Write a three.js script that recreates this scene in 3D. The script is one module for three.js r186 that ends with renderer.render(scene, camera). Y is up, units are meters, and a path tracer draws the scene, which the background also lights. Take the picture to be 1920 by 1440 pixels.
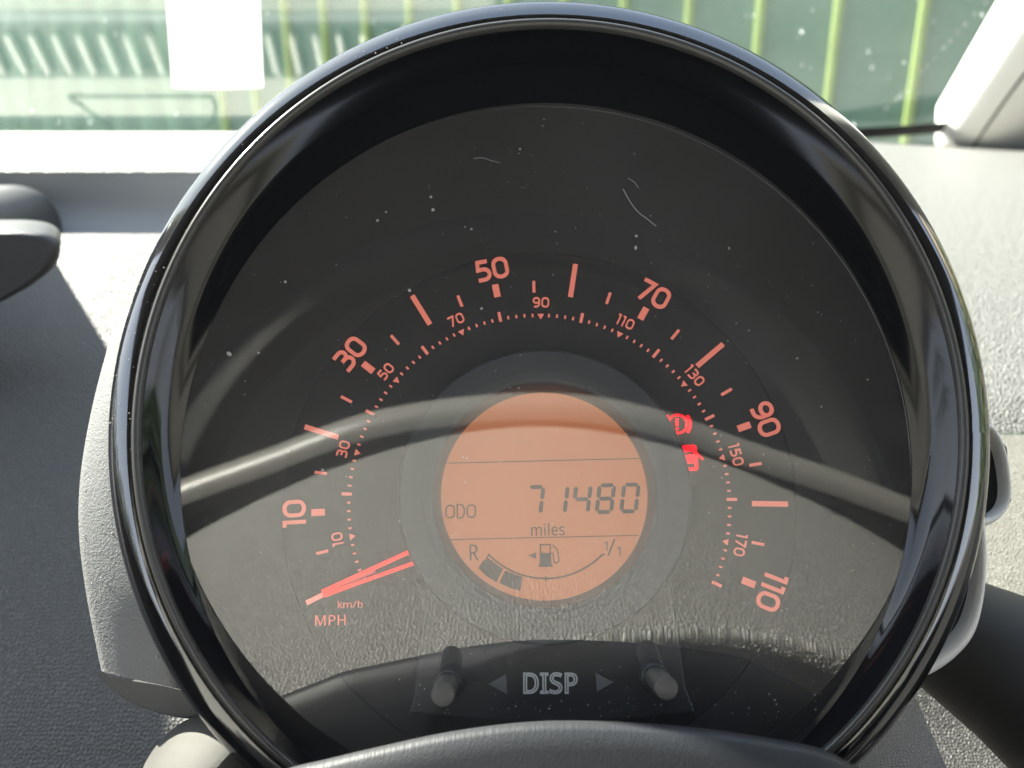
import * as THREE from 'three';
import { mergeGeometries, toCreasedNormals } from 'three/addons/utils/BufferGeometryUtils.js';
import { RoundedBoxGeometry } from 'three/addons/geometries/RoundedBoxGeometry.js';
import { FontLoader } from 'three/addons/loaders/FontLoader.js';
import { TextGeometry } from 'three/addons/geometries/TextGeometry.js';

// ---------------------------------------------------------------- camera, sky, sun, exposure
const scene = new THREE.Scene();
const camera = new THREE.PerspectiveCamera(45.9, 4 / 3, 0.01, 200);
camera.position.set(-0.0051, 1.0786, 0.1523);
camera.rotation.set(THREE.MathUtils.degToRad(-20), 0, 0);
camera.focus = 0.17;
camera.userData.fStop = 20;
scene.add(camera);

const renderer = new THREE.WebGLRenderer({ antialias: true });
renderer.setSize(1024, 768);
renderer.toneMapping = THREE.LinearToneMapping;
renderer.toneMappingExposure = 6.8;
renderer.shadowMap.enabled = true;

const SUN = new THREE.Vector3(-0.70, 0.60, -0.40).normalize();
{
  const w = 512, h = 256, d = new Float32Array(w * h * 4);
  for (let j = 0; j < h; j++) for (let i = 0; i < w; i++) {
    const el = ((j + 0.5) / h - 0.5) * Math.PI, az = ((i + 0.5) / w - 0.5) * 2 * Math.PI;
    const y = Math.sin(el), v = [Math.cos(el) * Math.cos(az), y, Math.cos(el) * Math.sin(az)];
    const c = v[0] * SUN.x + v[1] * SUN.y + v[2] * SUN.z;
    const t = Math.pow(Math.max(0, y), 0.5), glow = 0.35 * Math.pow(Math.max(0, c), 6);
    const k = (j * w + i) * 4;
    d[k] = 0.36 * (1 - t) + 0.15 * t + glow; d[k + 1] = 0.39 * (1 - t) + 0.20 * t + glow; d[k + 2] = 0.42 * (1 - t) + 0.30 * t + glow * 0.92; d[k + 3] = 1;
  }
  const sky = new THREE.DataTexture(d, w, h, THREE.RGBAFormat, THREE.FloatType);
  sky.mapping = THREE.EquirectangularReflectionMapping; sky.magFilter = THREE.LinearFilter; sky.needsUpdate = true;
  scene.background = sky; scene.environment = sky;
}
const sun = new THREE.DirectionalLight(new THREE.Color(1, 0.955, 0.87), 5);
sun.position.copy(SUN).multiplyScalar(12).add(new THREE.Vector3(0, 1, 0)); sun.target.position.set(0, 1, 0);
sun.castShadow = true; sun.shadow.mapSize.set(2048, 2048);
Object.assign(sun.shadow.camera, { left: -4, right: 4, top: 4, bottom: -4, near: 0.5, far: 30 });
scene.add(sun, sun.target);

// ---------------------------------------------------------------- frames and helpers
// the gauge's own frame: origin at the centre of the speed scale, z out of the dial towards the driver, leaning back by 30 degrees, one metre above ground
const LEAN = THREE.MathUtils.degToRad(-30), cL = Math.cos(LEAN), sL = Math.sin(LEAN);
const toWorld = ([x, y, z]) => [x, 1 + y * cL - z * sL, y * sL + z * cL];
// photograph measure (1920 x 1440) at a chosen depth z (+ ty * y) of the gauge's frame, in metres
const F = 1700, PH = THREE.MathUtils.degToRad(10), EYE = [-0.0051, -0.00805, 0.1712];
function at(px, py, z, ty = 0) {
  const dx = px - 960, dy = F * Math.sin(PH) + (720 - py) * Math.cos(PH), dz = -F * Math.cos(PH) + (720 - py) * Math.sin(PH);
  const t = (z + ty * EYE[1] - EYE[2]) / (dz - ty * dy);
  return [EYE[0] + t * dx, EYE[1] + t * dy, EYE[2] + t * dz];
}
let seed = 7;
const rnd = () => { seed = (seed * 1664525 + 1013904223) >>> 0; return seed / 4294967296; };
const D2R = Math.PI / 180;

const counts = {};
const numbered = (n) => { const k = counts[n] = (counts[n] ?? -1) + 1; return k ? `${n}_${String(k).padStart(3, '0')}` : n; };
function thing(name, label, category, base = [0, 0, 0], inGauge = false, extra = {}) {
  const g = new THREE.Group(); g.name = numbered(name); g.userData = { label, category, ...extra };
  g.base = base;
  if (inGauge) { g.position.set(...toWorld(base)); g.rotation.x = LEAN; } else g.position.set(...base);
  scene.add(g); return g;
}
function part(name, geo, mat, parent, label, extra) {
  const m = new THREE.Mesh(Array.isArray(geo) ? mergeGeometries(geo.map(plain)) : geo, mat);
  m.name = name; m.castShadow = m.receiveShadow = true;
  let top = parent; while (top.parent && top.parent !== scene) top = top.parent;
  if (top.base && !m.geometry.moved) { m.geometry.translate(-top.base[0], -top.base[1], -top.base[2]); m.geometry.moved = true; }
  if (label) m.userData.label = label;
  if (extra) Object.assign(m.userData, extra);
  parent.add(m); return m;
}
function plain(g) {
  const n = g.index ? g.toNonIndexed() : g;
  for (const k of Object.keys(n.attributes)) if (!['position', 'normal', 'uv'].includes(k)) n.deleteAttribute(k);
  return n;
}
// a surface over a grid; f(u, v) gives [x, y, z, texture u, texture v]
function grid(nu, nv, f, crease) {
  const pos = [], uv = [], idx = [];
  for (let j = 0; j <= nv; j++) for (let i = 0; i <= nu; i++) { const p = f(i / nu, j / nv); pos.push(p[0], p[1], p[2]); uv.push(p[3] ?? p[0], p[4] ?? p[1]); }
  for (let j = 0; j < nv; j++) for (let i = 0; i < nu; i++) { const a = j * (nu + 1) + i, b = a + 1, c = a + nu + 1, d = c + 1; idx.push(a, b, d, a, d, c); }
  const g = new THREE.BufferGeometry();
  g.setAttribute('position', new THREE.Float32BufferAttribute(pos, 3)); g.setAttribute('uv', new THREE.Float32BufferAttribute(uv, 2)); g.setIndex(idx);
  if (crease) return toCreasedNormals(g, crease);
  g.computeVertexNormals(); return g;
}
// smooth curve through 3-D points
const curve = (pts, closed = false) => { const c = new THREE.CatmullRomCurve3(pts.map((p) => new THREE.Vector3(...p)), closed, 'centripetal'); return (t) => { const q = c.getPointAt(t); return [q.x, q.y, q.z]; }; };
const lerp = (a, b, t) => a + (b - a) * t;
// a printed or moulded stroke: a flat ribbon w wide along 2-D points, standing from z0 to z1
function ribbon(pts, w, z0, z1, closed = false) {
  const n = pts.length, L = [], R = [];
  for (let i = 0; i < n; i++) {
    const a = pts[closed ? (i + n - 1) % n : Math.max(0, i - 1)], b = pts[i], c = pts[closed ? (i + 1) % n : Math.min(n - 1, i + 1)];
    let d1 = [b[0] - a[0], b[1] - a[1]], d2 = [c[0] - b[0], c[1] - b[1]];
    const l1 = Math.hypot(...d1), l2 = Math.hypot(...d2);
    d1 = l1 > 1e-12 ? [d1[0] / l1, d1[1] / l1] : [d2[0] / l2, d2[1] / l2]; d2 = l2 > 1e-12 ? [d2[0] / l2, d2[1] / l2] : d1;
    let m = [-(d1[1] + d2[1]), d1[0] + d2[0]]; const ml = Math.hypot(...m) || 1; m = [m[0] / ml, m[1] / ml];
    const k = w / 2 / Math.max(0.45, m[0] * -d1[1] + m[1] * d1[0]);
    L.push([b[0] + m[0] * k, b[1] + m[1] * k]); R.push([b[0] - m[0] * k, b[1] - m[1] * k]);
  }
  const pos = [], quad = (a, b, c, d) => pos.push(...a, ...b, ...c, ...a, ...c, ...d), P = (p, z) => [p[0], p[1], z];
  for (let i = 0; i < (closed ? n : n - 1); i++) {
    const j = (i + 1) % n;
    quad(P(R[i], z1), P(R[j], z1), P(L[j], z1), P(L[i], z1));
    quad(P(R[i], z0), P(R[j], z0), P(R[j], z1), P(R[i], z1));
    quad(P(L[j], z0), P(L[i], z0), P(L[i], z1), P(L[j], z1));
  }
  if (!closed) { quad(P(L[0], z0), P(R[0], z0), P(R[0], z1), P(L[0], z1)); quad(P(R[n - 1], z0), P(L[n - 1], z0), P(L[n - 1], z1), P(R[n - 1], z1)); }
  const g = new THREE.BufferGeometry(); g.setAttribute('position', new THREE.Float32BufferAttribute(pos, 3));
  g.setAttribute('uv', new THREE.Float32BufferAttribute(new Array(pos.length / 3 * 2).fill(0).map((_, i) => pos[Math.floor(i / 2) * 3 + i % 2]), 2));
  g.computeVertexNormals(); return g;
}
const metricUV = (g) => { const p = g.attributes.position, t = g.attributes.uv; for (let i = 0; i < p.count; i++) t.setXY(i, p.getX(i) + 0.08, p.getY(i) + 0.08); return g; };
function slab(pts, z0, z1, bevel = 0, holes = []) {
  const s = new THREE.Shape(pts.map((p) => new THREE.Vector2(p[0], p[1])));
  for (const h of holes) s.holes.push(new THREE.Path(h.map((p) => new THREE.Vector2(p[0], p[1]))));
  const g = new THREE.ExtrudeGeometry(s, { depth: z1 - z0 - bevel, bevelEnabled: bevel > 0, bevelSize: bevel, bevelThickness: bevel, bevelOffset: -bevel, bevelSegments: 3, curveSegments: 8 });
  g.translate(0, 0, z0); return g;
}
const arc = (cx, cy, rx, ry, a0, a1, n = 14) => Array.from({ length: n + 1 }, (_, i) => { const a = lerp(a0, a1, i / n) * D2R; return [cx + rx * Math.cos(a), cy + ry * Math.sin(a)]; });
const turn2 = (pts, a, x, y, s = 1) => pts.map(([p, q]) => [x + s * (p * Math.cos(a) - q * Math.sin(a)), y + s * (p * Math.sin(a) + q * Math.cos(a))]);
const tube = (pts, r, n = 24, m = 10, closed = false) => new THREE.TubeGeometry(new THREE.CatmullRomCurve3(pts.map((p) => new THREE.Vector3(...p)), closed), n, r, m, closed);

// ---------------------------------------------------------------- procedural textures
function dataTex(n, f, srgb = false) {
  const d = new Uint8Array(n * n * 4);
  for (let j = 0; j < n; j++) for (let i = 0; i < n; i++) { const v = f(i, j); const k = (j * n + i) * 4; for (let c = 0; c < 3; c++) d[k + c] = Math.max(0, Math.min(255, Math.round(255 * (Array.isArray(v) ? v[c] : v)))); d[k + 3] = 255; }
  const t = new THREE.DataTexture(d, n, n, THREE.RGBAFormat); t.wrapS = t.wrapT = THREE.RepeatWrapping; t.magFilter = THREE.LinearFilter; t.minFilter = THREE.LinearMipmapLinearFilter; t.generateMipmaps = true;
  if (srgb) t.colorSpace = THREE.SRGBColorSpace;
  t.needsUpdate = true; return t;
}
// tileable value noise
function valueNoise(cells) {
  const g = new Float32Array(cells * cells).map(() => rnd());
  return (u, v) => { const x = u * cells, y = v * cells, i = Math.floor(x), j = Math.floor(y), s = (t) => t * t * (3 - 2 * t), a = s(x - i), b = s(y - j), q = (p, r) => g[((r % cells + cells) % cells) * cells + (p % cells + cells) % cells]; return lerp(lerp(q(i, j), q(i + 1, j), a), lerp(q(i, j + 1), q(i + 1, j + 1), a), b); };
}
// leather grain: pebbles with grooves between, from the two nearest of scattered points (tileable)
function leather(n, cells, stretch = 1) {
  const px = [], py = [], cy = Math.round(cells / stretch);
  for (let j = 0; j < cy; j++) for (let i = 0; i < cells; i++) { px.push((i + 0.1 + 0.8 * rnd()) / cells); py.push((j + 0.1 + 0.8 * rnd()) / cy); }
  const fine = valueNoise(96), warp = valueNoise(32), warp2 = valueNoise(32);
  return dataTex(n, (a, b) => {
    const u = a / n + 0.012 * (warp(a / n, b / n) - 0.5), v = b / n + 0.012 * (warp2(a / n, b / n) - 0.5), ci = Math.floor(u * cells), cj = Math.floor(v * cy); let f1 = 9, f2 = 9;
    for (let j = cj - 2; j <= cj + 2; j++) for (let i = ci - 2; i <= ci + 2; i++) {
      const w = ((j + 2 * cy) % cy) * cells + (i + 2 * cells) % cells, ox = Math.floor(i / cells), oy = Math.floor(j / cy);
      const d = Math.hypot(u - px[w] - ox, (v - py[w] - oy)) * cells; if (d < f1) { f2 = f1; f1 = d; } else if (d < f2) f2 = d;
    }
    return 0.15 + 0.6 * Math.min(1, (f2 - f1) * 2.2) * (1 - 0.3 * f1) + 0.15 * fine(a / n, b / n);
  });
}
const grainTex = leather(512, 26);
const n1 = valueNoise(128), n2 = valueNoise(48), n3 = valueNoise(12), n4 = valueNoise(5);
const fineTex = dataTex(256, (i, j) => 0.5 * n1(i / 256, j / 256) + 0.3 * n2(i / 256, j / 256) + 0.2 * n3(i / 256, j / 256));
const smudgeTex = dataTex(256, (i, j) => { const u = i / 256, v = j / 256; return 0.42 + 0.3 * n4(u, v) + 0.2 * n3(u, v) + 0.1 * n1(u, v); });
const tintTex = dataTex(256, (i, j) => { const u = i / 256, v = j / 256; return 0.72 + 0.14 * n3(u, v) + 0.08 * n2(u, v) + 0.06 * n1(u, v); });
const n5 = valueNoise(9), n6 = valueNoise(23), n7 = valueNoise(170), n8 = valueNoise(3);
// dust and old finger smears on the lens: how clear it is, patch by patch
const filmTex = dataTex(1024, (i, j) => { const u = i / 1024, v = j / 1024, sm = Math.max(0, n5(u * 1.0 + 0.2 * n8(u, v), v) - 0.55) * n6(u + v, v); return 0.982 - 0.022 * n8(u, v) * n5(v, u) - 0.05 * sm - 0.03 * Math.pow(n7(u, v), 5) * n5(u, v); });
const rep = (t, m) => { const c = t.clone(); c.repeat.set(1 / m, 1 / m); c.needsUpdate = true; return c; };

// ---------------------------------------------------------------- materials
const rgb = (r, g, b) => new THREE.Color().setRGB(r, g, b);
const std = (color, roughness, o = {}) => new THREE.MeshPhysicalMaterial({ color, roughness, metalness: 0, side: THREE.DoubleSide, ...o });
const M = {
  gloss: std(rgb(0.008, 0.008, 0.009), 0.12, { ior: 2.2, roughnessMap: rep(smudgeTex, 0.03) }),
  bead: std(rgb(0.05, 0.049, 0.047), 0.28),
  barrel: std(rgb(0.007, 0.0075, 0.009), 0.1),
  wall: std(rgb(0.012, 0.012, 0.012), 0.7),
  dial: std(rgb(0.022, 0.0195, 0.0185), 0.55, { bumpMap: rep(fineTex, 0.012), bumpScale: 0.00002 }),
  dialZone: std(rgb(0.018, 0.016, 0.0155), 0.5, { bumpMap: rep(fineTex, 0.012), bumpScale: 0.00002 }),
  bezel: std(rgb(0.042, 0.043, 0.046), 0.38, { bumpMap: rep(fineTex, 0.006), bumpScale: 0.00002 }),
  plate: std(rgb(0.040, 0.040, 0.041), 0.35, { bumpMap: rep(fineTex, 0.006), bumpScale: 0.00002 }),
  lens: new THREE.MeshPhysicalMaterial({ color: 0xffffff, roughness: 0, transmission: 1, transmissionMap: rep(filmTex, 0.16), thickness: 0, ior: 2.0, side: THREE.DoubleSide }),
  glass: new THREE.MeshPhysicalMaterial({ color: rgb(0.93, 0.955, 0.91), roughness: 0.115, roughnessMap: rep(smudgeTex, 0.3), transmission: 1, thickness: 0, ior: 1.8, side: THREE.DoubleSide }),
  printRed: std(rgb(0.5, 0.16, 0.12), 0.5, { emissive: rgb(0.072, 0.0175, 0.012) }),
  needle: std(rgb(0.5, 0.03, 0.02), 0.3, { emissive: rgb(0.15, 0.006, 0.004) }),
  needleBody: std(rgb(0.3, 0.03, 0.025), 0.3, { emissive: rgb(0.035, 0.004, 0.003) }),
  needleTip: std(rgb(0.7, 0.2, 0.16), 0.4, { emissive: rgb(0.10, 0.03, 0.024) }),
  warn: std(rgb(0.3, 0.0, 0.002), 0.5, { emissive: rgb(0.32, 0.0, 0.003) }),
  lcd: std(rgb(0.24, 0.10, 0.05), 0.35, { emissive: rgb(0.046, 0.0142, 0.0052) }),
  ink: std(rgb(0.04, 0.03, 0.026), 0.5, { emissive: rgb(0.002, 0.0008, 0.0005) }),
  knob: std(rgb(0.075, 0.074, 0.07), 0.32),
  engrave: std(rgb(0.85, 0.85, 0.84), 0.3),
  triangle: std(rgb(0.22, 0.22, 0.22), 0.5),
  dash: std(rgb(0.155, 0.155, 0.146), 0.48, { bumpMap: rep(grainTex, 0.034), bumpScale: 0.0011 }),
  shoulder: std(rgb(0.3, 0.29, 0.27), 0.5, { bumpMap: rep(grainTex, 0.02), bumpScale: 0.0004 }),
  trayEnd: std(rgb(0.035, 0.035, 0.036), 0.6),
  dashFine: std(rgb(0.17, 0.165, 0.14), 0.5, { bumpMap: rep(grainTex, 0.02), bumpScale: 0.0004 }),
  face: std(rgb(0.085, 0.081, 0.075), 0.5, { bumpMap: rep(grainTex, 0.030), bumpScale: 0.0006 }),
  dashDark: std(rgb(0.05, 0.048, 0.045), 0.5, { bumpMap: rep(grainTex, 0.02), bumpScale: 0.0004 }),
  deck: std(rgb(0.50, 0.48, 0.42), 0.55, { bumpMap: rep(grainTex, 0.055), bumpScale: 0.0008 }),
  ventDark: std(rgb(0.02, 0.025, 0.025), 0.6),
  slat: std(rgb(0.6, 0.58, 0.52), 0.45),
  tray: std(rgb(0.27, 0.275, 0.28), 0.6, { bumpMap: rep(fineTex, 0.02), bumpScale: 0.00005 }),
  console: std(rgb(0.05, 0.05, 0.051), 0.45, { bumpMap: rep(fineTex, 0.01), bumpScale: 0.00004 }),
  wing: std(rgb(0.165, 0.167, 0.163), 0.42, { bumpMap: rep(fineTex, 0.022), bumpScale: 0.00016 }),
  trim: std(rgb(0.84, 0.81, 0.76), 0.38, { bumpMap: rep(fineTex, 0.02), bumpScale: 0.00006 }),
  dark: std(rgb(0.006, 0.007, 0.009), 0.6),
  stalk: std(rgb(0.03, 0.029, 0.028), 0.5, { bumpMap: rep(fineTex, 0.02), bumpScale: 0.00004 }),
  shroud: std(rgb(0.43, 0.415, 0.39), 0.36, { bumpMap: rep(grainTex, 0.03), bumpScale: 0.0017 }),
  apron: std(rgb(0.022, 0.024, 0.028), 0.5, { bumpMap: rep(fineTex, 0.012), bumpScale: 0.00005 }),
  hub: std(rgb(0.25, 0.24, 0.22), 0.34, { bumpMap: rep(fineTex, 0.03), bumpScale: 0.00012 }),
  leatherBlack: std(rgb(0.03, 0.03, 0.03), 0.5, { bumpMap: rep(grainTex, 0.03), bumpScale: 0.0002 }),
  pillar: std(rgb(0.78, 0.77, 0.73), 0.7, { bumpMap: rep(fineTex, 0.02), bumpScale: 0.0001 }),
  seal: std(rgb(0.03, 0.03, 0.028), 0.7),
  cloth: std(rgb(0.05, 0.05, 0.052), 0.9, { bumpMap: rep(fineTex, 0.05), bumpScale: 0.0005 }),
  headliner: std(rgb(0.19, 0.187, 0.18), 0.95, { bumpMap: rep(fineTex, 0.05), bumpScale: 0.0005 }),
  paper: std(rgb(0.85, 0.85, 0.84), 0.9, { transmission: 0.45, thickness: 0 }),
  fence: std(rgb(0.055, 0.15, 0.085), 0.55, { map: rep(tintTex, 0.9), bumpMap: rep(smudgeTex, 0.7), bumpScale: 0.004 }),
  rib: std(rgb(0.26, 0.36, 0.08), 0.5, { map: rep(tintTex, 0.5) }),
  ground: std(rgb(0.11, 0.105, 0.10), 0.95, { map: rep(tintTex, 1.3), bumpMap: rep(fineTex, 0.8), bumpScale: 0.01 }),
  dust: std(rgb(0.36, 0.34, 0.32), 0.9),
  water: std(rgb(0.75, 0.78, 0.75), 0.8),
  leaf: std(rgb(0.06, 0.1, 0.025), 0.7),
  bark: std(rgb(0.09, 0.07, 0.05), 0.9),
  render: std(rgb(0.48, 0.4, 0.3), 0.9, { map: rep(tintTex, 2) }),
  roofTile: std(rgb(0.28, 0.09, 0.06), 0.8, { map: rep(tintTex, 1) }),
  pane: std(rgb(0.03, 0.035, 0.04), 0.08),
};

// ---------------------------------------------------------------- ground and what stands outside
{
  const g = new THREE.Mesh(new THREE.PlaneGeometry(160, 160).rotateX(-Math.PI / 2), M.ground);
  g.geometry.attributes.uv.array.forEach((_, i, a) => { a[i] *= 160; });
  g.name = 'ground'; g.userData.kind = 'structure'; g.receiveShadow = true; scene.add(g);
}
{
  const A = 35 * D2R, s0 = 0.827, step = 0.21, H = 2.5;
  const f = thing('fence', 'green ribbed metal fence seen through the windscreen, ribs lit yellow', 'fence', [0, 0, -3]);
  const P = (s, y, o) => [s * Math.cos(A) - o * Math.sin(A), y, s * Math.sin(A) + o * Math.cos(A)];
  const raw = (geo, name, mat) => { const m = new THREE.Mesh(geo, mat); m.name = name; m.castShadow = m.receiveShadow = true; f.add(m); };
  for (let k = -26; k <= 6; k++) {
    const s = s0 + k * step, w = 0.011;
    const e = k >= -11 ? w : -0.002, xs = [[s + e, 0], [s + step * 0.33, 0.004 + 0.002 * rnd()], [s + step * 0.66, 0.003 * rnd()], [s + step - (k >= -12 ? w : -0.002), 0]];
    raw(grid(3, 10, (u, v) => { const q = xs[Math.round(u * 3)]; return [...P(q[0], v * H, q[1] + 0.002 * Math.sin(v * 17 + k)), q[0], v * H]; }), 'fence_panel', M.fence);
    const pr = [[s - w, -0.004], [s - w * 0.85, 0.02], [s - w * 0.5, 0.026], [s + w * 0.5, 0.026], [s + w * 0.85, 0.02], [s + w, -0.004]];
    if (k >= -11) raw(grid(5, 8, (u, v) => { const q = pr[Math.round(u * 5)]; return [...P(q[0], v * (H + 0.01), q[1]), q[0] + q[1], v * H]; }, 0.6), 'fence_rib', M.rib);
  }
}
// house and hedge on the driver's side: the black gloss of the gauge hood mirrors them
{
  const h = thing('house', 'beige rendered house with red roof mirrored small in the gauge hood', 'house', [5.4, 0, -4.6]);
  const b = (x0, x1, y0, y1, z0, z1) => new THREE.BoxGeometry(x1 - x0, y1 - y0, z1 - z0).translate((x0 + x1) / 2, (y0 + y1) / 2, (z0 + z1) / 2);
  const put = (g, n, m) => { const q = new THREE.Mesh(g, m); q.name = n; q.castShadow = q.receiveShadow = true; h.add(q); return q; };
  put(b(0, 5, 0, 4.4, -4, 4), 'wall', M.render);
  put(slab([[-0.4, 4.4], [5.4, 4.4], [2.5, 6.4]], -4.3, 4.3, 0.02), 'roof', M.roofTile);
  for (const z of [-2.3, 0.2, 2.4]) { const w = put(b(-0.04, 0.02, 2.4, 3.5, z - 0.5, z + 0.5), 'window', M.pillar); const p = new THREE.Mesh(b(-0.055, -0.03, 2.47, 3.43, z - 0.43, z + 0.43), M.pane); p.name = 'pane'; w.add(p); }
  const hd = thing('hedge', 'green hedge on the driver side mirrored in the gauge hood', 'hedge', [2.9, 0, -0.6]);
  const lp = new THREE.PlaneGeometry(0.09, 0.05), geos = [];
  for (let i = 0; i < 5000; i++) {
    const g = lp.clone(), x = (rnd() - 0.5) * 0.9, y = 0.1 + rnd() * (1.75 + 0.25 * Math.sin(i)), z = (rnd() - 0.5) * 3.2;
    g.rotateX(rnd() * 6.3); g.rotateY(rnd() * 6.3); g.rotateZ(rnd() * 6.3); g.translate(x, y, z); geos.push(g);
  }
  const lm = new THREE.Mesh(mergeGeometries(geos), M.leaf); lm.name = 'foliage'; lm.userData.kind = 'stuff'; lm.castShadow = true; hd.add(lm);
  for (const z of [-1.2, -0.4, 0.4, 1.2]) { const t = new THREE.Mesh(new THREE.CylinderGeometry(0.03, 0.05, 1.5, 8).translate(0, 0.75, z), M.bark); t.name = 'stem'; hd.add(t); }
  const other = hd.clone(); other.name = numbered('hedge'); other.position.set(-2.6, 0, 0.2); other.rotation.y = 0.4; other.scale.y = 0.6; other.userData = { label: 'green hedge on the passenger side mirrored in the gauge hood', category: 'hedge' }; scene.add(other);
}

// ---------------------------------------------------------------- the car round the camera
const GY = 0.995, GZ = -0.78, GS = Math.tan(27 * D2R);           // foot of the windscreen and its rise
const pillarX = (z) => 0.411 - 0.25 * Math.min(z - GZ, 0.24) - 0.06 * Math.max(0, Math.min(1, (z - GZ - 0.24) / 0.3)) * 0.5;
const onGlass = (x, z, off = 0) => [x, GY + (z - GZ) * GS - off * Math.cos(27 * D2R), z + off * Math.sin(27 * D2R)];
const car = thing('car', 'car body with raked windscreen, pale door pillar trim and dark seal', 'car', [0, 0, 0], false);
{
  part('windscreen', grid(24, 12, (u, v) => { const z = lerp(GZ, 0.1, v), x = lerp(-0.66, pillarX(z) + 0.02, u); const q = onGlass(x, z); return [...q, x, z]; }), M.glass, car);
  // pale trim of the right-hand pillar, from the foot of the glass back and up to the roof
  const foot = [0.455, 0.997, -0.78];
  const pl = (t, o, d) => { const z = lerp(-0.770, 0.1, t), y = GY + (z - GZ) * GS; return [pillarX(z) + o, y + d, z]; };
  part('pillar_trim', grid(8, 20, (u, v) => { const k = [[0, 0.03], [0.004, -0.004], [0.02, -0.02], [0.05, -0.03], [0.11, -0.035], [0.18, -0.03], [0.24, -0.02], [0.30, 0.01], [0.31, 0.08]][Math.round(u * 8)]; return [...pl(v, k[0], k[1]), k[0] * 1, v * 0.9]; }), M.pillar, car);
  part('pillar_seam', tube([0, 0.25, 0.5, 0.75, 1].map((t) => pl(t, 0.033, -0.0235)), 0.0012, 40, 6), M.seal, car);
  part('windscreen_seal', grid(20, 3, (u, v) => { const z = GZ + 0.024 * v + 0.03 * Math.pow(u, 8), x = lerp(-0.66, 0.412, u); const p = onGlass(x, z, 0.003); return p; }), M.seal, car);
  const mirror = (s) => (u, v) => pl(v, [0, 0.004, 0.05, 0.085, 0.12, 0.12][Math.round(u * 5)], [0.03, -0.004, -0.03, -0.03, 0.01, 0.06][Math.round(u * 5)]).map((c, i) => (i ? c : -c - 0.27));
  part('pillar_trim', grid(5, 20, mirror()), M.pillar, car);
  part('headliner', grid(20, 20, (u, v) => { const x = lerp(-0.72, 0.72, u), z = lerp(0.095, 1.9, v); return [x, 1.425 + 0.05 * Math.sin(Math.min(1, v * 1.6) * Math.PI / 2) - 0.09 * Math.pow(x / 0.72, 4), z]; }), M.headliner, car);
  for (const s of [-1, 1]) {
    part('door_panel', new RoundedBoxGeometry(0.08, 0.74, 1.35, 4, 0.03).translate(s * 0.73, 0.58, 0.35), M.cloth, car);
    part('rear_pillar', new RoundedBoxGeometry(0.06, 0.5, 0.5, 3, 0.02).translate(s * 0.72, 1.15, 1.35), M.headliner, car);
  }
  for (const x of [-0.36, 0.36]) {
    part('seat_back', new RoundedBoxGeometry(0.46, 0.62, 0.13, 5, 0.05).rotateX(-0.3).translate(x, 0.74, 0.92), M.cloth, car);
    part('headrest', new RoundedBoxGeometry(0.26, 0.2, 0.1, 5, 0.04).rotateX(-0.2).translate(x, 1.15, 1.02), M.cloth, car);
  }
  part('rear_wall', new RoundedBoxGeometry(1.4, 1.1, 0.06, 3, 0.02).translate(0, 0.75, 1.75), M.cloth, car);
  part('floor', new THREE.BoxGeometry(1.4, 0.04, 2.4).translate(0, 0.22, 0.55), M.cloth, car);
  part('bonnet', grid(16, 10, (u, v) => { const x = lerp(-0.75, 0.75, u); return [x, 0.96 - 0.22 * v * v - 0.05 * Math.pow(Math.abs(x) / 0.75, 3), lerp(-0.8, -1.5, v)]; }), M.gloss, car);
  part('screen_speck', [...Array(170)].map(() => {
    const z = lerp(-0.77, -0.42, rnd()), x = lerp(-0.5, 0.42, rnd()), p = onGlass(x, z, 0.0012), r = 0.0004 + 0.0011 * rnd() * rnd();
    return new THREE.IcosahedronGeometry(r, 1).scale(1, 0.5, 1).rotateX(27 * D2R).translate(...p);
  }), M.water, car, null, { kind: 'stuff' });
  { const tr = curve([[0.3345, -0.712], [0.3355, -0.69], [0.334, -0.66], [0.3345, -0.62], [0.3325, -0.58], [0.333, -0.54]].map((q) => onGlass(q[0], q[1], 0.0002))), bits = [];
    for (let t = 0.02; t < 0.97; t += 0.035 + 0.05 * rnd()) { const a = tr(t), b = tr(t + 0.012 + 0.02 * rnd()); bits.push(tube([a, b.map((c, i) => (a[i] + c) / 2 + (i ? 0 : 0.0004 * (rnd() - 0.5))), b], 0.00012 + 0.0002 * rnd(), 6, 5)); }
    part('drip_trail', bits, M.dust, car, null, { kind: 'stuff' }); }
}
// white paper on the inside of the windscreen
{
  const p = thing('paper_note', 'blank white paper note stuck inside the windscreen, bright with sun', 'paper', [-0.256, 1.0511, -0.67]);
  const z0 = -0.6625, z1 = -0.52, edge = (v) => [lerp(-0.2941, -0.2400, v), lerp(-0.2179, -0.1773, v)];
  const sheet = (off) => (u, v) => { const e = edge(v); return [...onGlass(lerp(e[0], e[1], u), lerp(z0, z1, v), off + 0.0012 * Math.sin(u * 3.1) * (1 - v)), u, v]; };
  part('sheet', grid(10, 10, sheet(0.003)), M.paper, p);
}

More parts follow.
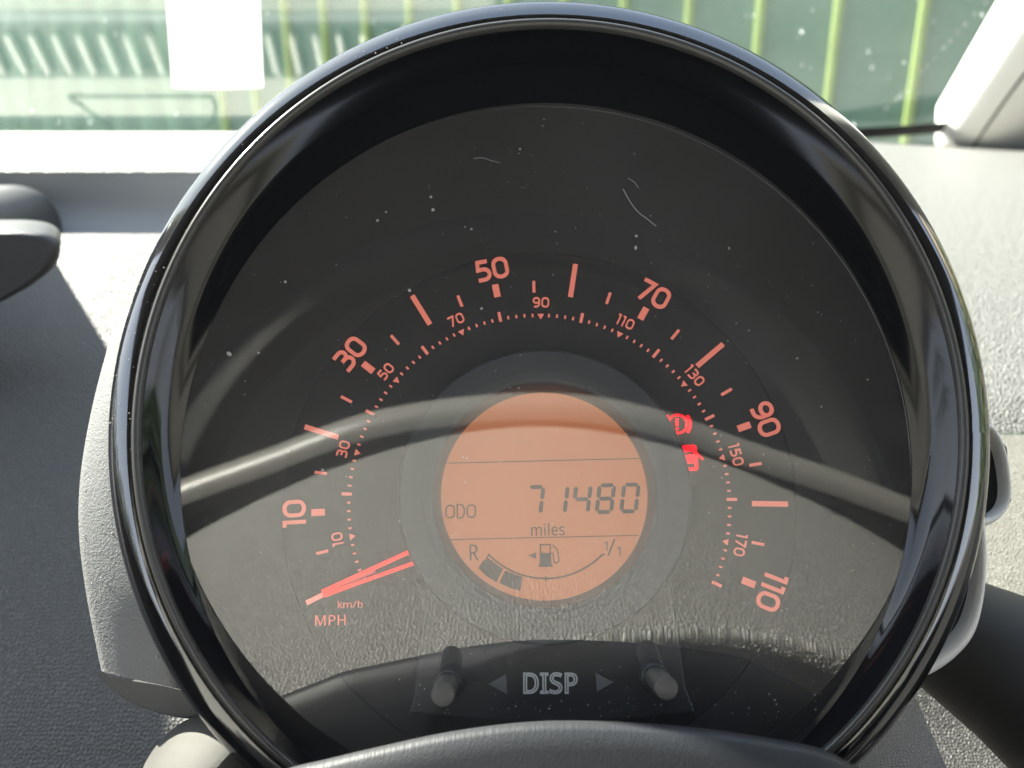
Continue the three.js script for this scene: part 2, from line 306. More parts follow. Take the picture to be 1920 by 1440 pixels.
// ---------------------------------------------------------------- dashboard
{
  const d = thing('dashboard', 'grey grained dashboard behind and beside the gauge, blown out by sun', 'dashboard', [0, 0.9, -0.3]);
  // cross-sections as [height, depth], swept across the car
  const sweep = (prof, x0, x1, nx, n, bend = () => 0) => { const c = curve(prof.map(([y, z]) => [0, y, z])); let last = null, run = 0; const rows = [];
    for (let j = 0; j <= n; j++) { const q = c(j / n); if (last) run += Math.hypot(q[1] - last[1], q[2] - last[2]); last = q; rows.push([q[1], q[2], run]); }
    return grid(nx, n, (u, v) => { const r = rows[Math.round(v * n)], x = lerp(x0, x1, u); return [x, r[0] + bend(x, r[1]), r[1], x, r[2]]; }); };
  part('deck', sweep([[0.985, -0.80], [0.992, -0.775], [0.993, -0.70], [0.993, -0.62], [0.997, -0.56], [1.020, -0.50], [1.0296, -0.47], [1.030, -0.44], [1.0275, -0.38], [1.0238, -0.356], [1.0185, -0.350]], -0.66, -0.02, 4, 90), M.deck, d);
  part('tray_wall', sweep([[1.0190, -0.3505], [1.010, -0.352], [0.997, -0.354], [0.986, -0.346], [0.978, -0.325], [0.975, -0.29], [0.975, -0.215]], -0.66, -0.02, 4, 40), M.tray, d);
  part('face_panel', sweep([[0.975, -0.214], [1.004, -0.212], [1.0115, -0.206], [1.0120, -0.199], [1.008, -0.190], [0.985, -0.150], [0.94, -0.075], [0.90, -0.015], [0.85, 0.03], [0.76, 0.06]], -0.66, -0.02, 4, 80), M.face, d);
  part('tray_end', new RoundedBoxGeometry(0.1, 0.046, 0.11, 8, 0.021).translate(-0.296, 0.991, -0.294), M.trayEnd, d);
  part('panel_seam', tube([[-0.1245, 0.9068, -0.0251], [-0.122, 0.9096, -0.0293], [-0.1136, 0.9143, -0.0363], [-0.1048, 0.9192, -0.0437], [-0.0965, 0.9231, -0.0496]], 0.0004, 30, 6), M.ventDark, d);
  // defroster vent in the deck, mirrored by the windscreen: dark slot and pale slats
  part('vent_slot', grid(1, 1, (u, v) => [lerp(-0.62, 0.05, u), 0.9955, lerp(-0.645, -0.702, v)]), M.ventDark, d);
  part('vent_lip', grid(1, 1, (u, v) => [lerp(-0.64, 0.0, u), 0.9945, lerp(-0.636, -0.65, v)]), M.tray, d);
  const slatGeo = new RoundedBoxGeometry(0.0062, 0.007, 0.042, 3, 0.0025);
  for (let k = 0; k < 27; k++) { const s = part('vent_slat', slatGeo, M.slat, d); s.position.set(-0.5752 + k * 0.0209, 0.9985, -0.674); }
  const lid = [[-0.4255, -0.7245], [-0.2905, -0.7245], [-0.2885, -0.735], [-0.297, -0.755], [-0.31, -0.764], [-0.395, -0.764]];
  const lidC = (t) => { const k = Math.floor(t * lid.length) % lid.length, f = t * lid.length - Math.floor(t * lid.length), a = lid[k], b = lid[(k + 1) % lid.length]; return [lerp(a[0], b[0], f), 0.9938, lerp(a[1], b[1], f)]; };
  part('airbag_lid_groove', tube(Array.from({ length: 40 }, (_, i) => lidC(i / 40)), 0.0013, 120, 6, true), M.ventDark, d);
  // right-hand side: gentle slope from the windscreen foot towards the driver, then a turned-down edge
  const rp = [[0.985, -0.80], [0.9975, -0.772], [1.003, -0.70], [1.012, -0.55], [1.015, -0.42], [1.010, -0.30], [0.994, -0.20], [0.970, -0.128], [0.9655, -0.120], [0.9632, -0.1183]];
  part('cowl', sweep(rp, -0.019, 0.66, 6, 80, (x, z) => -0.05 * Math.max(0, (x - 0.3))), M.dash, d);
  part('lower_panel', sweep([[0.9630, -0.1178], [0.954, -0.100], [0.939, -0.072], [0.928, -0.053]], 0.02, 0.66, 4, 30), M.dashFine, d);
  part('knee_panel', sweep([[0.9275, -0.0525], [0.915, -0.040], [0.88, 0.012], [0.80, 0.05], [0.66, 0.07]], 0.02, 0.66, 4, 40), M.dashDark, d);
}
// ---------------------------------------------------------------- centre console display surround at the left edge
{
  const c = thing('display_surround', 'smooth dark rounded hood of the centre display at the left edge', 'display surround', [-0.26, 0.98, -0.12]);
  const z = -0.122;
  const o = [[-0.30, 1.031], [-0.2108, 1.0291], [-0.1718, 1.0281], [-0.1522, 1.0278], [-0.1468, 1.0265], [-0.1444, 1.024], [-0.1448, 1.0207], [-0.1469, 1.0169], [-0.1535, 1.0119], [-0.1609, 1.0077], [-0.1702, 1.0032], [-0.189, 0.994], [-0.2238, 0.9777], [-0.30, 0.945]];
  const sc = new THREE.CatmullRomCurve3(o.map((p) => new THREE.Vector3(p[0], p[1], 0)), true, 'centripetal');
  const pts = sc.getSpacedPoints(420).slice(0, -1).map((p) => [p.x, p.y]);
  const cen = [-0.21, 1.005], inset = (p, d) => { const l = Math.hypot(p[0] - cen[0], p[1] - cen[1]); return [p[0] - (p[0] - cen[0]) / l * d, p[1] - (p[1] - cen[1]) / l * d]; }, NP = pts.length;
  const rows = [[0.003, 0, 0], [0.0016, -0.0003, 0], [0.0006, -0.0011, 0], [0, -0.0028, 0], [0, -0.012, 0.004], [0.0008, -0.022, 0.008], [0.004, -0.0235, 0.009]];
  const back = grid(NP, 6, (u, v) => { const r = rows[Math.round(v * 6)], q = inset(pts[Math.round(u * NP) % NP], r[0]); return [q[0] - r[2], q[1], z + r[1], u * 0.5, r[1]]; });
  const cap = new THREE.ShapeGeometry(new THREE.Shape(pts.map((p) => new THREE.Vector2(...inset(p, 0.003))))).translate(0, 0, z);
  part('hood', [back, cap], M.console, c);
  part('screen', slab([[-0.2078, 0.985], [-0.2078, 1.031], [-0.245, 1.069], [-0.36, 1.150], [-0.50, 1.235], [-0.62, 1.24], [-0.62, 0.9], [-0.30, 0.9]], -0.2035, -0.198, 0.001), M.console, c);
}

// ---------------------------------------------------------------- the gauge
const gauge = thing('speedometer', 'round car speedometer in a black gloss hood with lit red scale and amber display', 'speedometer', [0, -0.06, 0], true);
const P = (n, g, m, parent = gauge, label, extra) => part(n, g, m, parent, label, extra);
const lipZ = (y) => 0.017 + 0.12 * y;
const LENS_T = Math.tan(10 * D2R), lensZ = (y) => 0.011 + y * LENS_T;
{
  // rings of the hood as [centre x, centre y, radius, offset from the lip plane]; the first one lies on the dial
  const ring = (list, n = 180) => grid(n, list.length - 1, (u, v) => { const a = u * 2 * Math.PI, q = list[Math.round(v * (list.length - 1))], x = q[0] + q[2] * Math.cos(a), y = q[1] + q[2] * Math.sin(a); const z = q[3] === 'flat' ? q[4] : q[3] === 'lens' ? lensZ(y) + q[4] : q[3] === 'mix' ? lerp(lensZ(y) + 0.0001, lipZ(y) - 0.0008, q[4]) - 0.0011 * Math.pow(Math.sin(q[4] * Math.PI), 2) : lipZ(y) + q[3]; return [x, y, z, a * 0.07, q[2]]; });
  P('hood_barrel', ring([[0.0009, 0.0039, 0.0642, 'lens', 0.0001], ...[0.2, 0.4, 0.6, 0.8].map((t) => [lerp(0.0009, 0.0014, t), lerp(0.0039, 0.0110, t), lerp(0.0642, 0.0696, t), 'mix', t]), [0.0014, 0.0110, 0.0696, -0.0008]]), M.barrel);
  P('dial_wall', ring([[0.0009, 0.0039, 0.06425, 'lens', 0], [0.0009, 0.0069, 0.0670, 'mix', 0], [0.0009, 0.0099, 0.0693, 'flat', 0.0001]].map((q) => q[3] === 'mix' ? [q[0], q[1], 0.0667, 'lens', -0.006] : q)), M.wall);
  P('hood_lip', ring([...Array(11)].map((_, i) => { const a = lerp(-100, 100, i / 10) * D2R; return [0.0014, 0.0110, 0.0704 + 0.00085 * Math.sin(a), -0.0007 + 0.0011 * Math.cos(a)]; })), M.bead);
  P('hood_ring', ring([[0.0014, 0.0109, 0.0712, -0.0014], ...[...Array(13)].map((_, i) => { const a = i / 12 * Math.PI / 2; return [0.00135, 0.0107, 0.0714 + 0.0060 * Math.sin(a), -0.0007 - 0.0062 * (1 - Math.cos(a))]; }), [0.0013, 0.0106, 0.0772, -0.012], [0.0013, 0.0106, 0.0762, -0.03], [0.0013, 0.0106, 0.074, -0.055]]), M.gloss);
  const lens = new THREE.CircleGeometry(0.0643, 120); { const p = lens.attributes.position; for (let i = 0; i < p.count; i++) { const x = p.getX(i) + 0.0009, y = p.getY(i) + 0.0039; p.setXYZ(i, x, y, lensZ(y)); } lens.computeVertexNormals(); metricUV(lens); }
  P('lens', lens, M.lens);
  // dial plate: outer field and the slightly sunk scale zone
  const annul = (r0, r1, z, c) => grid(120, 1, (u, v) => { const a = u * 2 * Math.PI, r = v ? r1 : r0; return [(v ? c[0] : 0) + r * Math.cos(a), (v ? c[1] : 0) + r * Math.sin(a), z]; });
  P('dial_plate', [annul(0.0482, 0.0692, 0.0002, [0.0009, 0.0099]), grid(120, 1, (u, v) => { const a = u * 2 * Math.PI; return [0.0482 * Math.cos(a), 0.0482 * Math.sin(a), v ? 0.0002 : -0.0003]; })], M.dial);
  P('scale_zone', metricUV(new THREE.CircleGeometry(0.0482, 120).translate(0, 0, -0.0003)), M.dialZone);
}
// lettering strokes, height 1, centred
const GL = {
  0: [[arc(0, 0.17, 0.285, 0.25, 0, 180, 16).concat(arc(0, -0.17, 0.285, 0.25, 180, 360, 16)), true]],
  1: [[[[-0.17, 0.425], [0.04, 0.425], [0.04, -0.5]]]],
  3: [[[[-0.27, 0.42], ...arc(0.05, 0.225, 0.2, 0.195, 90, -90), [-0.13, 0.03]]], [[[-0.1, 0.03], ...arc(0.05, -0.195, 0.225, 0.225, 90, -90), [-0.3, -0.42]]]],
  5: [[[[0.24, 0.42], [-0.2, 0.42], [-0.24, 0.055], ...arc(0.0, -0.175, 0.26, 0.245, 100, -90), [-0.28, -0.42]]]],
  7: [[[[-0.29, 0.42], [0.25, 0.42], [-0.1, -0.5]]]],
  9: [[arc(0, 0.175, 0.27, 0.245, 0, 360, 24).slice(0, -1), true], [[[0.27, 0.175], ...arc(-0.02, -0.1, 0.29, 0.32, 0, -88), [-0.22, -0.42]]]],
  D: [[[[-0.24, -0.46], [-0.24, 0.46], ...arc(-0.02, 0, 0.27, 0.46, 80, -80), [-0.24, -0.46]]]],
};
const GW = { 0: 0.78, 1: 0.42, 3: 0.74, 5: 0.74, 7: 0.70, 9: 0.76, D: 0.72 };
function word(str, h, w, x, y, a, z0, z1, gap = 0.02) {
  const ch = [...str], total = ch.reduce((s, c) => s + GW[c] + gap, -gap); let p = -total / 2; const geos = [];
  for (const c of ch) { for (const [pts, closed] of GL[c]) geos.push(ribbon(turn2(turn2(pts, 0, p + GW[c] / 2, 0), a, x, y, h), w, z0, z1, closed)); p += GW[c] + gap; }
  return geos;
}
{
  const Z0 = -0.0003, Z1 = 0.00005, pol = (r, deg) => [r * Math.sin(deg * D2R), r * Math.cos(deg * D2R)];
  const mph = (v) => -113.6 + 2.045 * v, km = (v) => -113.6 + 1.271 * v;
  const bar = (r0, r1, deg, w) => ribbon([pol(r0, deg), pol(r1, deg)], w, Z0, Z1);
  for (let v = 5; v <= 110; v += 5) {
    const g = v % 20 === 0 ? bar(0.0399, 0.0466, mph(v), 0.00098) : v % 10 === 0 ? bar(0.0402, 0.0427, mph(v), 0.00128) : bar(0.0403, 0.0426, mph(v), 0.00056);
    P('tick_mark', g, M.printRed);
    if (v % 20 === 10) { const q = mph(v) * D2R, r = 0.0459; P('numeral', word(String(v), 0.00435, 0.00072, r * Math.sin(q), r * Math.cos(q), -q, Z0, Z1), M.printRed); }
  }
  for (let v = 10; v <= 180; v += 10) {
    if (v % 20 === 0) { P('tick_mark', bar(0.0352, 0.0371, km(v), 0.00056), M.printRed); continue; }
    const q = km(v) * D2R, tri = turn2([[-0.00062, 0.00045], [0.00062, 0.00045], [0, -0.0006]], -q, 0.0355 * Math.sin(q), 0.0355 * Math.cos(q));
    P('pointer_triangle', slab(tri, Z0, Z1), M.printRed);
    P('numeral', word(String(v), 0.0021, 0.00031, 0.0383 * Math.sin(q), 0.0383 * Math.cos(q), -q, Z0, Z1, 0.06), M.printRed);
  }
  const dots = [];
  for (let v = 2; v < 180; v += 2) if (v % 10) dots.push(bar(0.0354, 0.0360, km(v), 0.00036));
  P('scale_dots', dots, M.printRed, gauge, null, { kind: 'stuff' });
  // needle: two red light guides meeting at the tip, from under the display ring
  const nd = (px, py) => at(px, py, 0.0022).slice(0, 2);
  const bridge = P('needle', slab([nd(603, 1106), nd(700, 1064), nd(704, 1074), nd(628, 1106), nd(700, 1079), nd(704, 1086), nd(611, 1121)], 0.0014, 0.0022, 0.0002), M.needleBody);
  P('needle_guide', ribbon([nd(604, 1110), nd(765, 1036)], 0.00078, 0.0014, 0.0025), M.needle, bridge);
  P('needle_guide', ribbon([nd(606, 1117), nd(776, 1056)], 0.00072, 0.0014, 0.0025), M.needle, bridge);
  P('needle_tip', ribbon([nd(574, 1131), nd(610, 1113)], 0.00088, 0.0014, 0.0021), M.needleTip, bridge);
}
const font = await new FontLoader().loadAsync('fonts/droid/droid_sans_regular.typeface.json');
function lettering(str, size, px, py, z0, dz, roll = 0, stretch = 1, bevel = 0) {
  const g = new TextGeometry(str, { font, size, depth: dz, curveSegments: 4, bevelEnabled: bevel > 0, bevelSize: bevel, bevelThickness: bevel, bevelSegments: 2 });
  g.computeBoundingBox(); const b = g.boundingBox, c = at(px, py, z0);
  g.translate(-(b.min.x + b.max.x) / 2, -(b.min.y + b.max.y) / 2, 0); g.scale(stretch, 1, 1); g.rotateZ(roll); g.translate(c[0], c[1], z0); return g;
}
{
  P('unit_text', lettering('MPH', 0.00185, 620, 1163, -0.0002, 0.0003, 0.02, 1.12), M.printRed);
  P('unit_text', lettering('km/h', 0.00125, 657, 1133, -0.0002, 0.0003, 0.02, 1.2), M.printRed);
  // brake warning lamp: circle with an exclamation mark between two brackets
  const q = (px, py) => at(px, py, 0).slice(0, 2), S = 0.0001;
  const bc = q(1270.5, 795.5), off = 0.0000;
  P('brake_warning_light', [
    ribbon(arc(bc[0], bc[1], 17.2 * S, 17.4 * S, 0, 360, 40).slice(0, -1), 4.3 * S, off, 0.0004, true),
    ribbon(arc(bc[0], bc[1], 24.2 * S, 24.4 * S, -42, 42, 16), 4.4 * S, off, 0.0004), ribbon(arc(bc[0], bc[1], 24.2 * S, 24.4 * S, 138, 222, 16), 4.4 * S, off, 0.0004),
    ribbon([q(1269, 785), q(1269, 799)], 5.2 * S, off, 0.0004), ribbon([q(1269.3, 802.5), q(1269.8, 807)], 4.8 * S, off, 0.0004),
  ], M.warn);
  // open-door warning lamp: car from above with a door swung out
  const body = [[1270, 840], [1282, 835.5], [1300, 834.5], [1305, 837], [1306.5, 850], [1308, 864], [1308.5, 879], [1306, 882.5], [1290, 883], [1272, 883]].map(([x, y]) => q(x, y));
  const win = [[1274, 849.5], [1300, 847], [1299, 852.5], [1274, 854.8]].map(([x, y]) => q(x, y)), win2 = [[1274, 870.5], [1301.5, 868.5], [1303, 876.5], [1276, 878.5]].map(([x, y]) => q(x, y));
  P('door_warning_light', [slab(body, off, 0.0004, 0, [win, win2]), ribbon([q(1304, 849), q(1318, 862)], 3.3 * S, off, 0.0004)], M.warn);
}
// ring round the display, and the raised panel below it with the two setting buttons
{
  const C = at(1020, 928, 0);
  const prof = [[0.0196, 0.0004], [0.0193, 0.0008], [0.0203, 0.0040], [0.0208, 0.0045], [0.0216, 0.0047], [0.0225, 0.0047], [0.0227, 0.0049], [0.0262, 0.0048], [0.0267, 0.0045], [0.0270, 0.0038], [0.0272, 0]];
  P('display_ring', new THREE.LatheGeometry(prof.map((p) => new THREE.Vector2(p[0], p[1])), 128).rotateX(Math.PI / 2).translate(C[0], C[1], 0), M.bezel);
  const z = 0.0018, px = [[775, 1088], [790, 1120], [793, 1160], [784, 1230], [775, 1300], [766, 1338], [900, 1352], [1040, 1356], [1180, 1350], [1305, 1336], [1288, 1290], [1275, 1200], [1258, 1092], [1225, 1105], [1170, 1150], [1100, 1180], [1020, 1190], [940, 1180], [870, 1150], [815, 1105]];
  P('button_panel', slab(px.map((p) => at(p[0], p[1], z).slice(0, 2)), -0.0002, z, 0.0005), M.plate);
  const DZ = z;
  for (const [cx, cy] of [[842, 1279], [1224, 1267]]) {
    const c = at(cx, cy, DZ), k = new THREE.Group();
    const b = P('setting_button', new THREE.LatheGeometry([[0, 0.0148], [0.0017, 0.0148], [0.00195, 0.0146], [0.0020, 0.0142], [0.0020, 0.0042], [0.0020, 0]].map((p) => new THREE.Vector2(...p)), 40).rotateX(Math.PI / 2).translate(c[0], c[1], DZ), M.knob);
    P('button_collar', new THREE.LatheGeometry([[0.0021, 0.0032], [0.0024, 0.0032], [0.0026, 0.0029], [0.0027, 0]].map((p) => new THREE.Vector2(...p)), 40).rotateX(Math.PI / 2).translate(c[0], c[1], DZ), M.knob, b);
  }
  // embossed outline letters DISP and two arrows
  const shapes = font.generateShapes('DISP', 0.0034), geos = [];
  const c = at(1032, 1281, DZ); let bb = new THREE.Box2();
  for (const s of shapes) for (const p of s.getPoints(6)) bb.expandByPoint(p);
  const mid = bb.getCenter(new THREE.Vector2());
  for (const s of shapes) for (const loop of [s, ...s.holes]) {
    const pts = loop.getPoints(6).map((p) => [c[0] + (p.x - mid.x) * 1.02, c[1] + (p.y - mid.y)]).filter((p, i, a) => i === 0 || Math.hypot(p[0] - a[i - 1][0], p[1] - a[i - 1][1]) > 1e-6);
    if (Math.hypot(pts[0][0] - pts.at(-1)[0], pts[0][1] - pts.at(-1)[1]) < 1e-6) pts.pop();
    geos.push(ribbon(pts, 0.00030, DZ - 0.0001, DZ + 0.0003, true));
  }
  P('button_text', geos, M.engrave);
  const tri = (list) => slab(list.map((p) => at(p[0], p[1], DZ).slice(0, 2)), DZ - 0.0001, DZ + 0.00025, 0.00012);
  P('arrow_mark', tri([[915, 1283], [949, 1264], [951, 1302]]), M.triangle); P('arrow_mark', tri([[1116, 1261], [1151, 1279], [1119, 1297]]), M.triangle);
}
// liquid crystal display: amber disc, rules, odometer digits, words, fuel gauge
{
  const C = at(1020, 928, 0), Z = 0.0008, z1 = 0.00095, q = (px, py) => at(px, py, Z).slice(0, 2), S = 0.0001;
  const lcd = P('display_screen', new THREE.CircleGeometry(0.0196, 96).translate(C[0], C[1], Z), M.lcd);
  const D = (n, g) => P(n, g, M.ink, lcd);
  D('rule', ribbon([q(832, 869), q(1199, 860)], 1.6 * S, Z, z1)); D('rule', ribbon([q(845, 1012), q(1197, 1004)], 1.6 * S, Z, z1));
  // seven-segment digits, leaning
  const seg = { a: [[0.1, 1], [0.9, 1]], b: [[1, 0.95], [1, 0.55]], c: [[1, 0.45], [1, 0.05]], d: [[0.1, 0], [0.9, 0]], e: [[0, 0.05], [0, 0.45]], f: [[0, 0.55], [0, 0.95]], g: [[0.1, 0.5], [0.9, 0.5]] };
  const on = { 7: 'abc', 1: 'bc', 4: 'fgbc', 8: 'abcdefg', 0: 'abcdef' };
  [[7, 986], [1, 1031.5], [4, 1074.5], [8, 1118.5], [0, 1164.5]].forEach(([n, x]) => {
    const geos = [...on[n]].map((s) => { let [a, b] = seg[s].map(([u, v]) => [x + u * 27 + v * 6, 961 - v * 50 - (x + u * 27 - 1100) * 0.024]);
      const hz = s === 'a' || s === 'd' || s === 'g', w = 7.4 * S, A = q(...a), B = q(...b), L = Math.hypot(B[0] - A[0], B[1] - A[1]), dx = (B[0] - A[0]) / L, dy = (B[1] - A[1]) / L, h = w / 2, n2 = [-dy, dx], m = 0.45;
      const pt = (t, o) => [A[0] + dx * t + n2[0] * o, A[1] + dy * t + n2[1] * o];
      return slab([pt(-h * m, 0), pt(h * m, -h), pt(L - h * m, -h), pt(L + h * m, 0), pt(L - h * m, h), pt(h * m, h)], Z, z1); });
    D('odometer_digit', geos);
  });
  D('display_text', [...word('0D0', 0.0027, 0.00026, ...q(864, 959), 0.02, Z, z1, -0.02)].map((g) => g));
  D('display_text', lettering('miles', 0.00215, 1027, 993, Z, z1 - Z, 0.02, 0.92));
  D('display_text', lettering('R', 0.0029, 889, 1036, Z, z1 - Z, 0.02, 0.85));
  D('display_text', [lettering('1', 0.0017, 1136, 1024, Z, z1 - Z, 0.0), lettering('1', 0.0017, 1160, 1034, Z, z1 - Z, 0.0), ribbon([q(1140, 1042), q(1152, 1011)], 3 * S, Z, z1)]);
  const ac = q(1022, 931), ga = arc(ac[0], ac[1], 149 * S, 150 * S, -134.5, -45.5, 40);
  D('fuel_scale', [ribbon([q(912, 1048), ...ga, q(1134, 1040)], 3 * S, Z, z1), ribbon([q(1023, 1081), q(1023, 1090)], 3 * S, Z, z1)]);
  D('fuel_bar', slab([[897, 1065], [905, 1052], [916, 1047], [943, 1067], [931, 1092], [912, 1080]].map((p) => q(...p)), Z, z1));
  D('fuel_bar', slab([[936, 1093], [947, 1070], [980, 1082], [975, 1108], [955, 1102]].map((p) => q(...p)), Z, z1));
  D('fuel_pump_symbol', [slab([[1012, 1037], [1033, 1037], [1034, 1059], [1036, 1059], [1036, 1063], [1010, 1063], [1010, 1059], [1012, 1059]].map((p) => q(...p)), Z, z1),
    ribbon([q(1013.2, 1037), q(1013.2, 1021.5), q(1031.5, 1021.5), q(1031.5, 1037)], 2.4 * S, Z, z1),
    ribbon([q(1036, 1022), q(1045, 1031), q(1048, 1052), q(1044, 1056), q(1039, 1055), q(1037, 1038), q(1033, 1037)], 2 * S, Z, z1)]);
  D('fuel_pump_symbol', slab([[990, 1042], [1005, 1036], [1005.5, 1048]].map((p) => q(...p)), Z, z1));
}
// grey fairings of the gauge pod
{
  const wing = (outer, inner, zo, zi, n = 60, th = 0.03) => {
    const A = curve(outer.map((p, i) => at(p[0], p[1], Array.isArray(zo) ? zo[i] : zo))), B = curve(inner.map((p, i) => at(p[0], p[1], Array.isArray(zi) ? zi[i] : zi)));
    return grid(n, 9, (u, v) => {
      const a = A(u), b = B(u), k = Math.round(v * 9), L = Math.hypot(b[0] - a[0], b[1] - a[1]), e = [(b[0] - a[0]) / L, (b[1] - a[1]) / L], r = Math.min(0.0022, L * 0.25);
      const row = [[0, -th], [0, -r * 2], [0, -r], [r * 0.3, -r * 0.3], [r, 0], [null, 0.25], [null, 0.5], [null, 0.75], [null, 1], [null, 1]][k];
      let p; if (row[0] !== null) p = [a[0] + e[0] * row[0], a[1] + e[1] * row[0], a[2] + row[1]]; else { const t = lerp(r / L, 1, row[1]); p = [lerp(a[0], b[0], t), lerp(a[1], b[1], t), lerp(a[2], b[2], t)]; if (k === 9) p[2] -= th; }
      return [...p, p[0] + 0.7 * p[2], p[1] + 0.7 * p[2]];
    });
  };
  P('side_fairing', wing([[236, 578], [207, 608], [188, 668], [160, 780], [141, 900], [139, 1000], [152, 1110], [170, 1205], [181, 1258]], [[250, 585], [262, 640], [262, 700], [250, 800], [255, 900], [262, 1000], [290, 1120], [325, 1220], [352, 1296]], -0.004, [0.004, 0.004, 0.004, 0.003, 0.002, 0.001, 0, -0.002, -0.003], 60), M.wing);
  P('side_fairing', grid(20, 10, (u, v) => {
    const a = curve([[181, 1258], [240, 1275], [300, 1285], [356, 1298]].map((p) => at(p[0], p[1], -0.0035)))(u), b = curve([[205, 1292], [255, 1322], [320, 1343], [400, 1352]].map((p) => at(p[0], p[1], -0.011)))(u);
    const p = v < 0.7 ? a.map((c, i) => lerp(c, b[i], v / 0.7)) : [b[0], b[1], b[2] - (v - 0.7) * 0.08]; return [...p, p[0], p[1] + p[2]];
  }, 0.9), M.wing);
  // open loops of silver trim at the right
  const loop = (outer, inner, z) => { const A = curve(outer.map((p) => at(p[0], p[1], z))), B = curve(inner.map((p) => at(p[0], p[1], z)));
    return grid(60, 8, (u, v) => { const a = A(u), b = B(u), k = Math.round(v * 8), t = [0, 0, 0.08, 0.3, 0.5, 0.7, 0.92, 1, 1][k], d = [-0.022, -0.004, -0.0012, -0.0002, 0, -0.0002, -0.0012, -0.004, -0.022][k]; const p = [lerp(a[0], b[0], t), lerp(a[1], b[1], t), a[2] + (k === 8 ? -0.0045 : d)]; return [...p, p[0], p[1] + p[2]]; }); };
  P('trim_loop', loop([[1800, 770], [1845, 784], [1870, 800], [1889, 838], [1899, 890], [1900, 935], [1890, 962], [1868, 982], [1820, 994]], [[1800, 792], [1840, 800], [1860, 812], [1876, 842], [1886, 890], [1887, 930], [1879, 950], [1860, 965], [1820, 974]], -0.004), M.trim);
  P('trim_loop', loop([[1852, 960], [1856, 1010], [1856, 1070], [1849, 1140], [1832, 1195], [1800, 1234], [1762, 1262], [1700, 1290]], [[1832, 960], [1836, 1010], [1836, 1070], [1828, 1125], [1812, 1170], [1786, 1204], [1750, 1230], [1700, 1256]], -0.002), M.trim);
  P('trim_recess', [slab([[1790, 780], [1850, 795], [1885, 840], [1893, 940], [1860, 978], [1790, 985]].map((p) => at(...p, -0.008).slice(0, 2)), -0.014, -0.0075), slab([[1700, 960], [1845, 960], [1846, 1080], [1838, 1140], [1818, 1185], [1780, 1225], [1700, 1265]].map((p) => at(...p, -0.006).slice(0, 2)), -0.012, -0.0055)], M.dark);
  // rounded shoulders that carry the pod
  const shoulder = (cx, cy, rx, ry, z) => { const c = at(cx, cy, z); return new THREE.SphereGeometry(1, 40, 24).scale(rx * 1e-4, ry * 1e-4, 0.016).translate(c[0], c[1], c[2]); };
  P('pod_shoulder', shoulder(388, 1500, 125, 155, -0.010), M.shoulder);
  P('pod_shoulder', grid(16, 12, (u, v) => { const a = at(lerp(1722, 1800, v), lerp(1300, 1470, v), -0.006), b = at(lerp(1600, 1600, v), lerp(1350, 1470, v), 0.002), t = u; return [lerp(a[0], b[0], t), lerp(a[1], b[1], t), lerp(a[2], b[2], t) - (u < 0.01 ? 0.02 : 0), u * 0.02, v * 0.02]; }), M.shoulder);
  // dust, specks and a few fibres lying on the lens
  const specks = [];
  const put = (px, py, r, s = 1) => { const c = at(px, py, 0.011 + 0, LENS_T); specks.push(new THREE.IcosahedronGeometry(r * 1e-4, 1).scale(1, s, 0.4).rotateZ(rnd() * 3).translate(c[0], c[1], c[2] + 0.00005)); };
  put(430, 664, 3.6, 1.5); put(535, 529, 2.4); put(808, 370, 2.5); put(812, 394, 3); put(708, 414, 2.6); put(884, 430, 2.2); put(724, 398, 2); put(485, 662, 2.2); put(903, 579, 2.4); put(768, 545, 3); put(1193, 443, 2.5); put(1192, 465, 4, 0.6); put(1367, 466, 3, 0.5); put(605, 882, 3); put(700, 780, 2.5); put(975, 280, 2);
  for (let i = 0; i < 620; i++) { const a = rnd() * 6.283, r = 660 * Math.sqrt(rnd()); put(1025 + r * Math.cos(a), 870 + r * Math.sin(a) * 0.98, 0.35 + 1.9 * rnd() * rnd() * rnd(), 0.6 + rnd()); }
  for (let i = 0; i < 60; i++) put(lerp(760, 1560, rnd()), lerp(1290, 1345, rnd()), 0.5 + 1.8 * rnd() * rnd(), 0.6 + rnd());
  const fib = (pts, r) => specks.push(tube(pts.map((p) => { const c = at(p[0], p[1], 0.011, LENS_T); return [c[0], c[1], c[2] + 0.0001]; }), r, 16, 5));
  fib([[1168, 355], [1182, 380], [1198, 400], [1213, 411], [1230, 425]], 0.00007); fib([[1177, 335], [1190, 343], [1197, 354]], 0.00005); fib([[888, 298], [905, 297], [921, 302], [938, 306]], 0.00005);
  for (let i = 0; i < 90; i++) { const a = lerp(95, 185, Math.sqrt(rnd())) * D2R, k = rnd() * 1.2, r = 0.0714 + 0.0060 * Math.sin(k), y = 0.0107 + r * Math.sin(a); specks.push(new THREE.IcosahedronGeometry(0.00004 + 0.00013 * rnd() * rnd(), 1).translate(0.00135 + r * Math.cos(a), y, lipZ(y) - 0.0007 - 0.0062 * (1 - Math.cos(k)) + 0.00004)); }
  { const fp = gauge.children.find((o) => o.name === 'side_fairing').geometry.attributes.position; for (let i = 0; i < 45; i++) { const k = Math.floor((0.45 + 0.5 * rnd()) * fp.count); specks.push(new THREE.IcosahedronGeometry(0.00006 + 0.0002 * rnd() * rnd(), 1).translate(fp.getX(k) + 0.001 * (rnd() - 0.5) + gauge.base[0], fp.getY(k) + 0.003 * (rnd() - 0.5) + gauge.base[1], fp.getZ(k) + gauge.base[2] + 0.0001)); } }
  P('dust', specks, M.dust, gauge, null, { kind: 'stuff' });
}

